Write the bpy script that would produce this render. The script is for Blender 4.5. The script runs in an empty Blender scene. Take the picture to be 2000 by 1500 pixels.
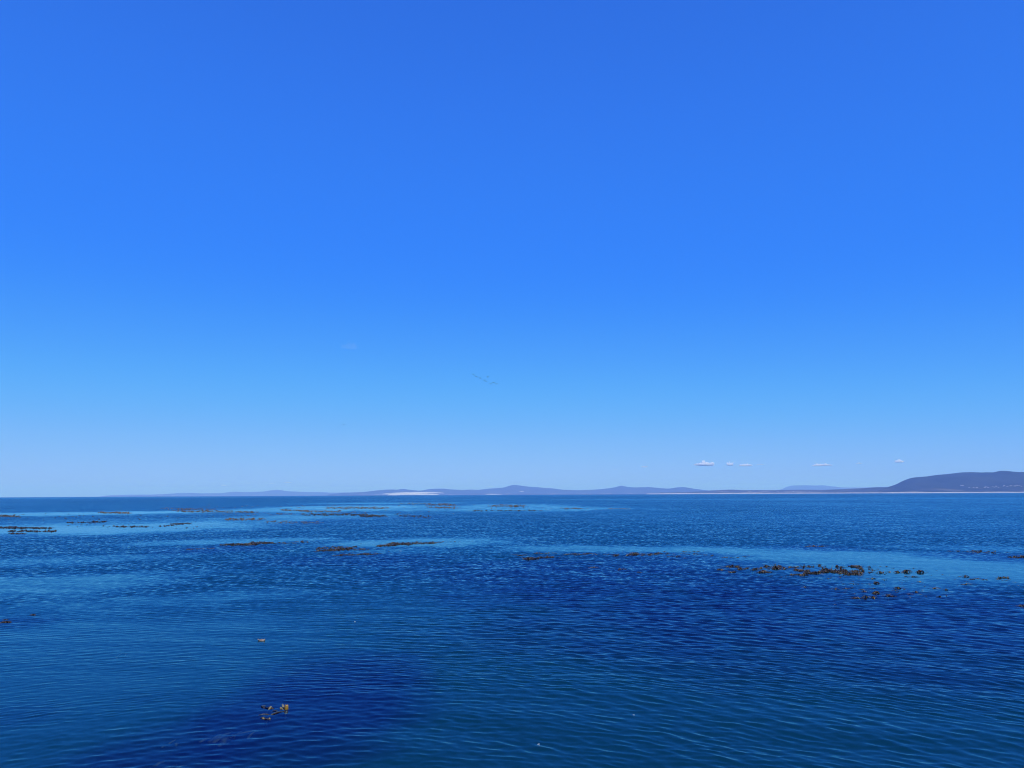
import bpy, math, random
import numpy as np
from mathutils import Matrix, Vector

# ------------------------------------------------------------------ camera, sky, sun, exposure
scene = bpy.context.scene
C = scene.collection
CAM_H = 4.5                     # eye height above the sea, metres
FPX = 1445.0                    # focal length in pixels of the 2000 x 1500 photograph
PITCH = math.radians(8.457)
ROLL = math.radians(-0.26)
FWD = np.array((0, math.cos(PITCH), math.sin(PITCH)))
_r0 = np.array((1.0, 0, 0)); _u0 = np.array((0, -math.sin(PITCH), math.cos(PITCH)))
RGT = math.cos(ROLL) * _r0 + math.sin(ROLL) * _u0
UPV = -math.sin(ROLL) * _r0 + math.cos(ROLL) * _u0
cam_d = bpy.data.cameras.new('camera')
cam_d.sensor_width = 36.0
cam_d.lens = 36.0 * FPX / 2000.0
cam_d.clip_start = 0.1
cam_d.clip_end = 200000.0
cam = bpy.data.objects.new('camera', cam_d)
C.objects.link(cam)
m = Matrix.Identity(4)
for i in range(3):
    m[i][0] = RGT[i]; m[i][1] = UPV[i]; m[i][2] = -FWD[i]
m[2][3] = CAM_H
cam.matrix_world = m
scene.camera = cam

SUN_EL, SUN_ROT = math.radians(52), math.radians(165)
world = bpy.data.worlds.new('World')
scene.world = world
world.use_nodes = True
wt = world.node_tree
bg = wt.nodes['Background']
sky = wt.nodes.new('ShaderNodeTexSky')
sky.sky_type = 'NISHITA'; sky.sun_disc = False
sky.sun_elevation = SUN_EL; sky.sun_rotation = SUN_ROT
sky.air_density = 1.0; sky.dust_density = 0.3; sky.ozone_density = 5.0; sky.altitude = 0
dn = wt.nodes.new('ShaderNodeVectorMath'); dn.operation = 'SCALE'; dn.inputs['Scale'].default_value = 0.1
crv = wt.nodes.new('ShaderNodeRGBCurve')      # one colour response for the whole sky
def set_curve(c, pts):
    while len(c.points) > 2: c.points.remove(c.points[1])
    c.points[0].location = pts[0]; c.points[1].location = pts[-1]
    for p in pts[1:-1]: c.points.new(*p)
set_curve(crv.mapping.curves[0], [(0, 0), (.075, .025), (.16, .034), (.22, .058), (.32, .105), (.52, .220), (1, .44)])
set_curve(crv.mapping.curves[1], [(0, 0), (.14, .156), (.18, .19), (.28, .24), (.37, .31), (.5, .41), (.66, .48), (1, .64)])
set_curve(crv.mapping.curves[2], [(0, 0), (.2, .62), (.28, .76), (.35, .87), (.49, .98), (.59, .985), (.685, .985), (1, 1)])
crv.mapping.update()
up = wt.nodes.new('ShaderNodeVectorMath'); up.operation = 'SCALE'; up.inputs['Scale'].default_value = 10.0
wt.links.new(sky.outputs[0], dn.inputs[0]); wt.links.new(dn.outputs[0], crv.inputs['Color'])
wt.links.new(crv.outputs[0], up.inputs[0]); wt.links.new(up.outputs[0], bg.inputs['Color'])
bg.inputs['Strength'].default_value = 0.1

sun_d = bpy.data.lights.new('sun', 'SUN')
sun_d.energy = 4.0; sun_d.angle = math.radians(0.53); sun_d.color = (1.0, 0.95, 0.88)
sun = bpy.data.objects.new('sun', sun_d)
C.objects.link(sun)
to_sun = Vector((math.sin(SUN_ROT) * math.cos(SUN_EL), math.cos(SUN_ROT) * math.cos(SUN_EL), math.sin(SUN_EL)))
sun.rotation_euler = to_sun.to_track_quat('Z', 'Y').to_euler()

scene.view_settings.view_transform = 'Standard'
scene.view_settings.look = 'None'
scene.view_settings.exposure = 0.0
scene.view_settings.gamma = 1.0
scene.view_settings.use_curve_mapping = False
scene.cycles.volume_bounces = 6
scene.cycles.max_bounces = 12
scene.cycles.use_denoising = True
scene.cycles.filter_width = 1.1
scene.cycles.caustics_reflective = False
scene.cycles.caustics_refractive = False

# ------------------------------------------------------------------ helpers
rng = np.random.default_rng(11)
random.seed(5)

def ray(px, py):
    u = (px - 1000.0) / FPX; v = (750.0 - py) / FPX
    d = FWD + u * RGT + v * UPV
    return d / np.linalg.norm(d)
R_EARTH = 7433000.0             # with refraction
def drop(d): return d * d / (2 * R_EARTH)
def on_sea(px, py, z=0.0):
    d = ray(px, py); t = (z - CAM_H) / d[2]
    return np.array((d[0] * t, d[1] * t, z))
def at_dist(px, py, dist):
    """point on the line of sight at a horizontal distance"""
    d = ray(px, py); t = dist / math.hypot(d[0], d[1])
    return np.array((d[0] * t, d[1] * t, CAM_H + d[2] * t))

def mesh_np(name, verts, faces):
    me = bpy.data.meshes.new(name)
    verts = np.asarray(verts, np.float32); faces = np.asarray(faces, np.int32)
    n = faces.shape[1]
    me.vertices.add(len(verts)); me.vertices.foreach_set('co', verts.ravel())
    me.loops.add(faces.size); me.loops.foreach_set('vertex_index', faces.ravel())
    me.polygons.add(len(faces))
    me.polygons.foreach_set('loop_start', np.arange(0, faces.size, n, dtype=np.int32))
    me.update(calc_edges=True)
    return me
def smooth(me):
    me.polygons.foreach_set('use_smooth', np.ones(len(me.polygons), bool)); me.update()
def link(name, me, mat=None, parent=None):
    o = bpy.data.objects.new(name, me)
    if me is not None and mat is not None and not me.materials: me.materials.append(mat)
    C.objects.link(o)
    if parent: o.parent = parent
    return o
def tag(o, label=None, cat=None, group=None, kind=None):
    if label: o['label'] = label
    if cat: o['category'] = cat
    if group: o['group'] = group
    if kind: o['kind'] = kind
    return o
def empty(name, loc):
    o = bpy.data.objects.new(name, None); o.location = loc; o.empty_display_size = 0.2
    C.objects.link(o); return o

def vnoise(x, y, seed=0):
    """smooth value noise, about -1..1"""
    xi = np.floor(x).astype(np.int64); yi = np.floor(y).astype(np.int64)
    fx = x - xi; fy = y - yi
    fx = fx * fx * (3 - 2 * fx); fy = fy * fy * (3 - 2 * fy)
    def h(a, b):
        n = (a * 374761393 + b * 668265263 + seed * 974711) & 0x7fffffff
        n = ((n ^ (n >> 13)) * 1274126177) & 0x7fffffff
        return ((n ^ (n >> 16)) & 0xffff) / 32767.5 - 1
    return (h(xi, yi) * (1 - fx) + h(xi + 1, yi) * fx) * (1 - fy) + (h(xi, yi + 1) * (1 - fx) + h(xi + 1, yi + 1) * fx) * fy
def fbm(x, y, seed=0, oct=4):
    s = 0; a = 1; t = 0
    for k in range(oct):
        s = s + a * vnoise(x * 2 ** k, y * 2 ** k, seed + k); t += a; a *= .5
    return s / t

def new_mat(name):
    mt = bpy.data.materials.new(name); mt.use_nodes = True
    nt = mt.node_tree; nt.nodes.clear()
    out = nt.nodes.new('ShaderNodeOutputMaterial')
    return mt, nt, out
def N(nt, kind, **kw):
    n = nt.nodes.new(kind)
    for k, v in kw.items():
        if k.startswith('i_'):
            n.inputs[k[2:].replace('_', ' ')].default_value = v
        else: setattr(n, k, v)
    return n
def math_n(nt, op, a, b=None, clamp=False):
    n = nt.nodes.new('ShaderNodeMath'); n.operation = op; n.use_clamp = clamp
    for i, v in enumerate((a, b)):
        if v is None: continue
        if isinstance(v, (int, float)): n.inputs[i].default_value = v
        else: nt.links.new(v, n.inputs[i])
    return n.outputs[0]
def vec_n(nt, op, a, b=None, scale=None):
    n = nt.nodes.new('ShaderNodeVectorMath'); n.operation = op
    for i, v in enumerate((a, b)):
        if v is None: continue
        if isinstance(v, (tuple, list)): n.inputs[i].default_value = v
        else: nt.links.new(v, n.inputs[i])
    if scale is not None:
        if isinstance(scale, (int, float)): n.inputs['Scale'].default_value = scale
        else: nt.links.new(scale, n.inputs['Scale'])
    return n.outputs[0]
def mixc(nt, f, a, b):
    n = nt.nodes.new('ShaderNodeMix'); n.data_type = 'RGBA'
    for s, v in ((n.inputs['Factor'], f), (n.inputs['A'], a), (n.inputs['B'], b)):
        if isinstance(v, (int, float)): s.default_value = v
        elif isinstance(v, (tuple, list)): s.default_value = (*v, 1) if len(v) == 3 else v
        else: nt.links.new(v, s)
    return n.outputs['Result']
def ramp(nt, f, lo, hi):
    n = nt.nodes.new('ShaderNodeMapRange'); n.interpolation_type = 'SMOOTHSTEP'
    n.inputs['From Min'].default_value = lo; n.inputs['From Max'].default_value = hi
    nt.links.new(f, n.inputs['Value']); return n.outputs['Result']

# ------------------------------------------------------------------ the sea
# patches on the water: (centre px, py, half width, half height in photo pixels, strength)
SLICK = [
    (120, 1004, 260, 3.5, .9), (330, 1000, 150, 2.5, .7), (180, 1019, 180, 5, .35), (250, 1032, 250, 10, .9), (60, 1036, 130, 10, .8),
    (560, 997, 190, 5, .8), (690, 990, 170, 3, .85), (640, 1008, 160, 6, .6), (820, 993, 150, 5, .7), (980, 989, 130, 4.5, .85), (1110, 993, 120, 3, .7), (760, 983, 160, 1.6, .6),
    (430, 1021, 140, 4, .5), (560, 1013, 120, 5, .5), (1010, 997, 150, 2.5, .6),
    (480, 1057, 190, 5, .8), (800, 1061, 190, 9, .9), (780, 1077, 110, 7, .5), (930, 1052, 120, 4, .4),
    (40, 1146, 240, 24, .85), (150, 1190, 300, 18, .5), (60, 1098, 240, 9, .6), (330, 1122, 200, 7, .35), (380, 1168, 230, 9, .35), (30, 1240, 220, 14, .45),
    (1230, 1073, 260, 8, .85), (1420, 1082, 180, 10, .7), (1560, 1078, 150, 9, .55), (1700, 1092, 260, 14, .9), (1880, 1105, 210, 22, .95), (1730, 1120, 220, 14, .8),
    (1770, 1142, 120, 20, .8), (1960, 1130, 130, 16, .8), (1480, 1098, 130, 9, .6), (1270, 1101, 110, 5, .45), (1960, 1072, 140, 6, .6),
    (200, 1290, 400, 80, .6), (60, 1400, 380, 60, .5), (520, 1220, 150, 14, .2), (1450, 975, 500, 1.6, .25), (250, 1458, 260, 30, .3),
]
BEDS = [
    (1190, 1140, 330, 46, 1.0), (1480, 1180, 320, 60, 1.0), (1700, 1215, 300, 52, .95), (1900, 1195, 200, 50, 1.0), (1100, 1110, 170, 22, .9), (1330, 1100, 150, 12, .75),
    (1250, 1230, 330, 60, .55), (1600, 1290, 340, 60, .5), (1900, 1290, 200, 60, .45),
    (680, 1318, 125, 42, .85), (630, 1355, 140, 40, .9), (590, 1395, 190, 45, 1.0), (500, 1425, 170, 42, 1.0), (420, 1455, 170, 42, 1.0), (330, 1480, 150, 34, .9), (690, 1400, 110, 36, .55), (580, 1450, 140, 36, .6), (750, 1350, 90, 32, .35), (520, 1490, 200, 26, .7),
    (720, 1094, 190, 13, .8), (880, 1115, 190, 20, .5), (420, 1074, 90, 6, .8), (480, 1070, 80, 5, .7),
    (1600, 1071, 75, 5, .9), (1930, 1088, 95, 8, .95), (1290, 1085, 160, 6, .7),
    (20, 1216, 75, 13, .7), (20, 1046, 80, 4, .6), (580, 1022, 90, 4, .6), (720, 1012, 80, 3.5, .7), (820, 1010, 60, 4, .6), (330, 1360, 60, 10, .15),
    (440, 1002, 90, 3, .4), (860, 990, 60, 4, .5), (990, 990, 60, 3, .4), (390, 994, 70, 3, .5), (30, 1400, 60, 20, .3),
]
def patch_mask(X, Y, patches, soft, seed):
    out = np.zeros_like(X)
    nx = fbm(X / 5.0, Y / 9.0, seed); ny = fbm(X / 5.0 + 31, Y / 9.0 + 17, seed + 7)
    fx = fbm(X / 1.4, Y / 2.5, seed + 3)
    for (px, py, rx, ry, s) in patches:
        c = on_sea(px, py); far = on_sea(px, max(py - ry, 972.5)); near = on_sea(px, py + ry)
        d = math.hypot(c[0], c[1]); wx = rx * d / FPX
        # across: turn so that the patch lies square to the line of sight
        a = math.atan2(c[0], c[1]); ca, sa = math.cos(a), math.sin(a)
        dx = X - c[0]; dy = Y - c[1]
        lx = dx * ca - dy * sa; ly = dx * sa + dy * ca
        lf = math.hypot(*far[:2]) - d; ln = d - math.hypot(*near[:2])
        sel = (np.abs(lx) < wx * 1.8) & (ly > -ln * 1.9) & (ly < lf * 1.9)
        if not sel.any(): continue
        e = np.sqrt((lx[sel] / wx) ** 2 + np.where(ly[sel] > 0, ly[sel] / lf, ly[sel] / ln) ** 2)
        e = e + .36 * nx[sel] + .26 * fx[sel]
        v = np.clip((1 + soft - e) / (2 * soft), 0, 1); v = v * v * (3 - 2 * v) * s
        out[sel] = 1 - (1 - out[sel]) * (1 - v)
    return out

R_SEA = 42000.0
def build_sea():
    dep = np.radians(np.concatenate([np.linspace(60, 31, 24), np.arange(30.6, 14.0, -.048), np.arange(14.0, 6.5, -.021), np.arange(6.5, 4.6, -.032), np.arange(4.6, 1.6, -.045)]))
    r1 = CAM_H / np.tan(dep)
    r2 = np.geomspace(r1[-1] * 1.02, R_SEA, 150)
    rr = np.concatenate([[.05], r1, r2])
    th = np.radians(np.concatenate([np.arange(-180, -44, 2.0), np.arange(-44, 44, .1), np.arange(44, 180, 2.0)]))
    dr = np.gradient(rr)
    Rg, Tg = np.meshgrid(rr, th, indexing='ij')
    X = Rg * np.sin(Tg); Y = Rg * np.cos(Tg)
    nr, nth = X.shape
    slick = patch_mask(X, Y, SLICK, .45, 3)
    bed = patch_mask(X, Y, BEDS, .55, 21)
    bed = bed * np.clip(.88 + .35 * fbm(X / 1.1, Y / 1.8, 91, 3), .45, 1)      # fronds thin out in places
    slick = slick * (1 - .75 * bed)          # ripples stand up again over the sunken weed
    Z = np.zeros_like(X); DX = np.zeros_like(X); DY = np.zeros_like(X)
    near = rr < 130
    Xn, Yn = X[near], Y[near]; drn = np.broadcast_to(dr[near][:, None], Xn.shape)
    calm = (1 - .72 * slick[near]) * (1 + .35 * fbm(Xn / 6, Yn / 9, 40, 3))
    # wind ripples plus wavelets that spread in arcs from the shore below the camera
    nw = 100
    off = np.clip((np.hypot(Xn, Yn) - 13) / 14, 0, 1); off = off * off * (3 - 2 * off)
    lee = np.clip((Xn / np.hypot(Xn, Yn) + .38) / .4, .42, 1)      # the left of the cove lies out of the wind
    for k in range(nw):
        src = None
        if k < 34:
            lam = .25 * math.exp(rng.normal(0, .45)); sl = .092; src = (rng.normal(-4.5, 4.0), rng.normal(6.5, 3.5) - abs(rng.normal(0, 6)))
        elif k < 64:
            lam = .24 * math.exp(rng.normal(0, .42)); ang = math.radians(66 + rng.normal(0, 24)); sl = .088
        elif k < 70:
            lam = rng.uniform(.3, .7); ang = math.radians(36 + rng.normal(0, 10)); sl = .11
        elif k >= 78:
            lam = rng.uniform(.36, .9); ang = math.radians(72 + rng.normal(0, 30)); sl = .12
        else:
            lam = rng.uniform(1.2, 3.5); ang = math.radians(75 + rng.normal(0, 30)); sl = .05
        kk = 2 * math.pi / lam; amp = sl * math.sqrt(2 / 60) / kk
        if src is not None:
            ex = Xn - src[0]; ey = Yn - src[1]; q = np.sqrt(ex * ex + ey * ey + .5); cx, cy = ex / q, ey / q
            ph = kk * q + rng.uniform(0, 6.28)
        else:
            cx, cy = math.cos(ang), math.sin(ang)
            ph = kk * (cx * Xn + cy * Yn) + rng.uniform(0, 6.28)
        w = np.clip((lam / drn - 2.4) / 2.2, 0, 1)
        grp = 1 if 70 <= k < 78 else (1 + .9 * vnoise(Xn / (lam * 8) + k * 3.1, Yn / (lam * 8) - k * 1.7, 60 + k))
        a = amp * w * calm * grp * (off * lee if k >= 78 else (1.2 - .2 * lee if k < 34 else (lee if k < 70 else 1)))
        Z[near] += a * np.sin(ph)
        DX[near] += .8 * a * cx * np.cos(ph); DY[near] += .8 * a * cy * np.cos(ph)
    fine = np.clip((.42 / dr - 2.6) / 3.4, 0, 1)
    verts = np.stack([X + DX, Y + DY, Z - drop(Rg)], -1).reshape(-1, 3)
    i, j = np.meshgrid(np.arange(nr - 1), np.arange(nth), indexing='ij'); j2 = (j + 1) % nth
    faces = np.stack([i * nth + j, (i + 1) * nth + j, (i + 1) * nth + j2, i * nth + j2], -1).reshape(-1, 4)[:, ::-1]
    me = mesh_np('sea', verts, faces); smooth(me)
    for nm, arr in (('slick', slick), ('bed', bed), ('unresolved', np.broadcast_to((1 - fine)[:, None], X.shape))):
        at = me.attributes.new(nm, 'FLOAT', 'POINT'); at.data.foreach_set('value', np.ascontiguousarray(arr, np.float32).ravel())
    return me

def sea_material():
    mt, nt, out = new_mat('sea_water'); L = nt.links.new
    geo = N(nt, 'ShaderNodeNewGeometry'); P = geo.outputs['Position']
    def attr(n): return N(nt, 'ShaderNodeAttribute', attribute_name=n).outputs['Fac']
    slick, bed, unres = attr('slick'), attr('bed'), attr('unresolved')
    def noise(scale, detail=2.0, rough=.5):
        n = N(nt, 'ShaderNodeTexNoise'); n.inputs['Scale'].default_value = 1.0
        n.inputs['Detail'].default_value = detail; n.inputs['Roughness'].default_value = rough
        L(vec_n(nt, 'MULTIPLY', P, scale), n.inputs['Vector']); return n
    def slopes(n): return vec_n(nt, 'SUBTRACT', n.outputs['Color'], (.5, .5, .5))
    n_mid = slopes(noise((3.0, 2.6, 1), 3, .6)); n_fine = slopes(noise((5.0, 8.0, 1), 2)); n_big = slopes(noise((.28, .42, 1), 2))
    gust = ramp(nt, noise((.02, .012, 1), 3).outputs['Fac'], .25, .75)
    gust2 = ramp(nt, noise((.0022, .0006, 1), 3).outputs['Fac'], .3, .7)
    calm = math_n(nt, 'SUBTRACT', 1.0, math_n(nt, 'MULTIPLY', slick, .9))
    amp = math_n(nt, 'MULTIPLY', calm, math_n(nt, 'ADD', .62, math_n(nt, 'ADD', math_n(nt, 'MULTIPLY', gust, .3), math_n(nt, 'MULTIPLY', gust2, .4))))
    s = vec_n(nt, 'SCALE', n_mid, scale=math_n(nt, 'MULTIPLY', unres, .88))
    s = vec_n(nt, 'ADD', s, vec_n(nt, 'SCALE', n_fine, scale=.24))
    s = vec_n(nt, 'ADD', s, vec_n(nt, 'SCALE', n_big, scale=math_n(nt, 'MULTIPLY', unres, .18)))
    s = vec_n(nt, 'MULTIPLY', s, (.7, 1.0, 0))
    # shading normals tipped towards the camera, so reflections come from higher, darker sky
    lean = N(nt, 'ShaderNodeCombineXYZ'); L(math_n(nt, 'ADD', -.08, math_n(nt, 'MULTIPLY', unres, -.08)), lean.inputs['Y'])
    s = vec_n(nt, 'SCALE', vec_n(nt, 'ADD', s, lean.outputs[0]), scale=amp)
    nrm = vec_n(nt, 'NORMALIZE', vec_n(nt, 'ADD', geo.outputs['Normal'], s))
    fr = N(nt, 'ShaderNodeFresnel'); fr.inputs['IOR'].default_value = 1.34; L(nrm, fr.inputs['Normal'])
    gl = N(nt, 'ShaderNodeBsdfGlossy'); gl.inputs['Roughness'].default_value = .07; gl.inputs['Color'].default_value = (.52, .9, 1, 1); L(nrm, gl.inputs['Normal'])
    tint = noise((.05, .03, 1), 3).outputs['Fac']
    col = mixc(nt, tint, (.0012, .036, .066), (.002, .056, .088))
    col = mixc(nt, math_n(nt, 'MULTIPLY', bed, .98), col, (.0012, .0006, .070))
    df = N(nt, 'ShaderNodeBsdfDiffuse'); L(col, df.inputs['Color'])
    tr = N(nt, 'ShaderNodeBsdfTransparent'); tr.inputs['Color'].default_value = (.45, .8, .95, 1)
    body = N(nt, 'ShaderNodeMixShader'); body.inputs[0].default_value = .5; L(df.outputs[0], body.inputs[1]); L(tr.outputs[0], body.inputs[2])
    mx = N(nt, 'ShaderNodeMixShader'); L(fr.outputs[0], mx.inputs[0]); L(body.outputs[0], mx.inputs[1]); L(gl.outputs[0], mx.inputs[2])
    L(mx.outputs[0], out.inputs['Surface'])
    return mt
sea = link('sea', build_sea(), sea_material())
tag(sea, 'rippled deep blue sea reaching to the horizon', kind='structure')

def seabed():
    rr = np.array([.05, 10, 30, 80, 200, 800, 4000, R_SEA + 200]); th = np.radians(np.arange(0, 360, 5))
    Rg, Tg = np.meshgrid(rr, th, indexing='ij'); nt_ = len(th)
    v = np.stack([Rg * np.sin(Tg), Rg * np.cos(Tg), -6.0 - drop(Rg)], -1).reshape(-1, 3)
    i, j = np.meshgrid(np.arange(len(rr) - 1), np.arange(nt_), indexing='ij'); j2 = (j + 1) % nt_
    f = np.stack([i * nt_ + j, i * nt_ + j2, (i + 1) * nt_ + j2, (i + 1) * nt_ + j], -1).reshape(-1, 4)
    mt, nt, out = new_mat('seabed_dark')
    n = N(nt, 'ShaderNodeTexNoise'); n.inputs['Scale'].default_value = .3
    d = N(nt, 'ShaderNodeBsdfDiffuse'); nt.links.new(mixc(nt, n.outputs['Fac'], (.004, .012, .02), (.006, .02, .028)), d.inputs['Color'])
    nt.links.new(d.outputs[0], out.inputs['Surface'])
    return tag(link('seabed', mesh_np('seabed', v, f), mt), 'dim rocky sea floor under the water', kind='structure')
seabed()

# ------------------------------------------------------------------ the far shore
def land_mat(name, a, b, scale, pale=None, pale_amt=0.0, zlo=0, zhi=60):
    mt, nt, out = new_mat(name); L = nt.links.new
    geo = N(nt, 'ShaderNodeNewGeometry')
    def noise(s, d=5):
        n = N(nt, 'ShaderNodeTexNoise'); n.inputs['Scale'].default_value = 1; n.inputs['Detail'].default_value = d
        L(vec_n(nt, 'MULTIPLY', geo.outputs['Position'], s), n.inputs['Vector']); return n.outputs['Fac']
    col = mixc(nt, ramp(nt, noise((scale, scale, scale * 3)), .3, .7), a, b)
    if pale:
        sep = N(nt, 'ShaderNodeSeparateXYZ'); L(geo.outputs['Position'], sep.inputs[0])
        low = math_n(nt, 'SUBTRACT', 1.0, ramp(nt, sep.outputs['Z'], zlo, zhi))
        f = math_n(nt, 'MULTIPLY', math_n(nt, 'MULTIPLY', ramp(nt, noise((.004, .0015, .02), 4), .52, .66), low), pale_amt)
        col = mixc(nt, f, col, pale)
    d = N(nt, 'ShaderNodeBsdfDiffuse'); L(col, d.inputs['Color']); L(d.outputs[0], out.inputs['Surface'])
    return mt
FYN = land_mat('heath_slope', (.009, .019, .012), (.022, .032, .020), .004, (.25, .22, .17), .6, 5, 60)
PLAIN = land_mat('coastal_scrub', (.020, .027, .014), (.055, .052, .032), .003, (.3, .26, .2), .6, 5, 50)
BEACH = land_mat('beach_sand', (.36, .33, .28), (.50, .46, .40), .012)  # plain sand in a darker tone than the dunes
SAND = land_mat('white_sand', (.52, .47, .39), (.66, .61, .52), .01)

def base_y(px): return 971.0 - .00454 * px
def ridge(name, prof, dist, depth_f, depth_b, mat, label, apron=0.0, seed=0, rough=.1, step=3.0, dist2=None):
    """a range of hills: skyline px profile at a distance, with a front slope down to the water and a back slope"""
    xs = np.arange(prof[0][0], prof[-1][0] + .01, step)
    pp = np.array(prof); ys = np.interp(xs, pp[:, 0], pp[:, 1])
    sm = np.convolve(np.pad(ys, 2, mode='edge'), [.1, .2, .4, .2, .1], 'valid')
    ts = np.concatenate([np.linspace(0, 1, 26), np.linspace(1, 2, 10)[1:]])
    V = np.zeros((len(ts), len(xs), 3)); ZB = np.zeros((len(ts), len(xs)))
    for j, (x, y) in enumerate(zip(xs, sm)):
        D = dist if dist2 is None else dist + (dist2 - dist) * (x - xs[0]) / (xs[-1] - xs[0])
        top = at_dist(x, y, D); dirx = top[:2] / D; zb = -drop(D) - 1; H = max(top[2] - zb, 3.0)
        for i, t in enumerate(ts):
            if t <= 1:
                d = D - depth_f * (1 - t)
                s = t ** 1.15
                h = (apron * min(1, t / .4) ** .8 * .6 + apron * .4 * t + (1 - apron) * max(0, (t - .3) / .7) ** 1.2) if apron else s
            else:
                d = D + depth_b * (t - 1); h = 1 - (t - 1) ** 1.3 * 1.02
            V[i, j] = (dirx[0] * d, dirx[1] * d, H * h); ZB[i, j] = zb
    T = np.broadcast_to(ts[:, None], V.shape[:2])
    nz = fbm(V[..., 0] / 420, V[..., 1] / 900, seed, 5) * .7 + .3 * -np.abs(fbm(V[..., 0] / 160, V[..., 1] / 700, seed + 5, 3))
    gate = np.clip(T * 3, 0, 1) * np.clip((1.0 - T) * 4, 0, 1) * (T < 1) + (T > 1) * np.clip((T - 1) * 3, 0, 1)
    V[..., 2] *= 1 + rough * 2.2 * nz * gate
    V[..., 2] += ZB
    nr, nc = V.shape[:2]
    i, j = np.meshgrid(np.arange(nr - 1), np.arange(nc - 1), indexing='ij')
    f = np.stack([i * nc + j, i * nc + j + 1, (i + 1) * nc + j + 1, (i + 1) * nc + j], -1).reshape(-1, 4)
    me = mesh_np(name, V.reshape(-1, 3), f); smooth(me)
    o = link(name, me, mat); tag(o, label, kind='structure')
    return o, V

A = [(190, 970.5), (212, 967.5), (255, 966.2), (297, 966), (323, 964.8), (340, 963.8), (352, 962.6), (374, 962.6), (391, 963.6), (435, 963.2), (449, 960.7), (462, 960.2), (481, 961.5), (498, 960.9), (517, 959.8), (527, 957.8), (539, 956.6), (549, 957.1), (561, 959.5), (581, 960.2), (604, 961.2), (626, 960.9), (646, 962.2), (680, 961.9), (712, 962.5), (760, 966)]
B = [(640, 966), (670, 962.4), (712, 960.9), (738, 957.5), (765, 955.8), (777, 956.8), (786, 954.1), (796, 956.1), (821, 958.7), (840, 954.9), (865, 954.2), (882, 956.1), (903, 957), (920, 956.1), (935, 957), (950, 954.7), (983, 952.7), (994, 949), (1003, 946.7), (1010, 947.4), (1015, 948.3), (1034, 950.7), (1051, 951.5), (1068, 953.7), (1078, 953.6), (1099, 956.6), (1133, 957.5), (1165, 956.1), (1190, 953.6), (1205, 951), (1211, 948.2), (1216, 948.4), (1224, 951), (1243, 952), (1267, 951), (1286, 953.2), (1306, 954.4), (1323, 951.9), (1333, 951.2), (1340, 951.7), (1352, 954), (1372, 956.8), (1400, 959.5), (1440, 962)]
Cc = [(1290, 962), (1340, 961), (1372, 959.6), (1386, 957.9), (1403, 957.2), (1427, 956.2), (1452, 957.4), (1483, 957.2), (1517, 957.4), (1559, 956.5), (1609, 956.8), (1644, 955.3), (1685, 953.4), (1711, 951.6), (1735, 951.6), (1760, 953), (1800, 956), (1850, 957.5), (2150, 958)]
Dd = [(1515, 958), (1529, 955.2), (1537, 950.2), (1549, 948.2), (1576, 947.7), (1590, 948.4), (1609, 947.7), (1626, 950), (1644, 952), (1680, 952.4), (1740, 950.5), (1800, 953), (1860, 956)]
Ee = [(1715, 958), (1735, 951), (1750, 946.3), (1760, 940.7), (1775, 934.6), (1786, 932.2), (1808, 930.7), (1830, 927.6), (1855, 925.4), (1878, 922.5), (1898, 922), (1918, 922.8), (1927, 922.3), (1940, 922.8), (1952, 919.6), (1959, 919.2), (1974, 920.5), (1986, 922), (2000, 922), (2040, 925), (2100, 923), (2200, 934), (2300, 946)]
ridge('far_hills', A, 31000, 2500, 3000, FYN, 'faint low hills fading into haze at the left of the horizon', seed=2, rough=.06)
_, VB = ridge('bay_hills', B, 21500, 2200, 3000, FYN, 'hazy blue hills with two small peaks along the middle of the horizon', seed=4, rough=.08)
ridge('hazy_mountain', Dd, 33000, 2500, 3000, FYN, 'barely visible flat mountain in the haze behind the coastal plain', seed=6, rough=.06)
_, VC = ridge('coastal_plain', Cc, 13500, 900, 1500, PLAIN, 'low scrubby coastal plain behind the white beach', seed=8, rough=.08, dist2=7900)
_, VE = ridge('mountain', Ee, 9600, 1500, 2500, FYN, 'dark heath-covered mountain with a flat crest at the right edge', apron=.26, seed=10, rough=.13)

def strip(name, pts, label, mat):
    """beach: px, distance, height, depth -> a sloping bank of sand with a rounded crest"""
    xs = np.arange(pts[0][0], pts[-1][0] + .1, 4.0); p = np.array(pts)
    rows = []
    prof = [(0, -.3), (.18, .12), (.4, .45), (.62, .85), (.8, 1.0), (1.0, .75)]
    for x in xs:
        D = np.interp(x, p[:, 0], p[:, 1]); H = np.interp(x, p[:, 0], p[:, 2]); W = np.interp(x, p[:, 0], p[:, 3])
        d = ray(x, base_y(x)); dx, dy = d[0] / math.hypot(d[0], d[1]), d[1] / math.hypot(d[0], d[1])
        hh = H * (1 + .3 * float(fbm(np.array([x / 23.]), np.array([1.7]), 77)[0]))
        rows.append([(dx * (D + W * t), dy * (D + W * t), hh * z - drop(D)) for t, z in prof])
    V = np.array(rows); nr, nc = V.shape[:2]
    i, j = np.meshgrid(np.arange(nr - 1), np.arange(nc - 1), indexing='ij')
    f = np.stack([i * nc + j, (i + 1) * nc + j, (i + 1) * nc + j + 1, i * nc + j + 1], -1).reshape(-1, 4)
    me = mesh_np(name, V.reshape(-1, 3), f); smooth(me)
    return tag(link(name, me, mat), label, kind='structure')
strip('beach', [(1262, 12900, 11, 90), (1300, 12500, 16, 100), (1500, 11200, 13.5, 100), (1650, 9500, 10.5, 100), (1735, 8000, 8.5, 100), (1850, 7500, 7.8, 100), (2150, 6800, 7, 100)],
      'long white sand beach along the right of the horizon', BEACH)

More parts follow.
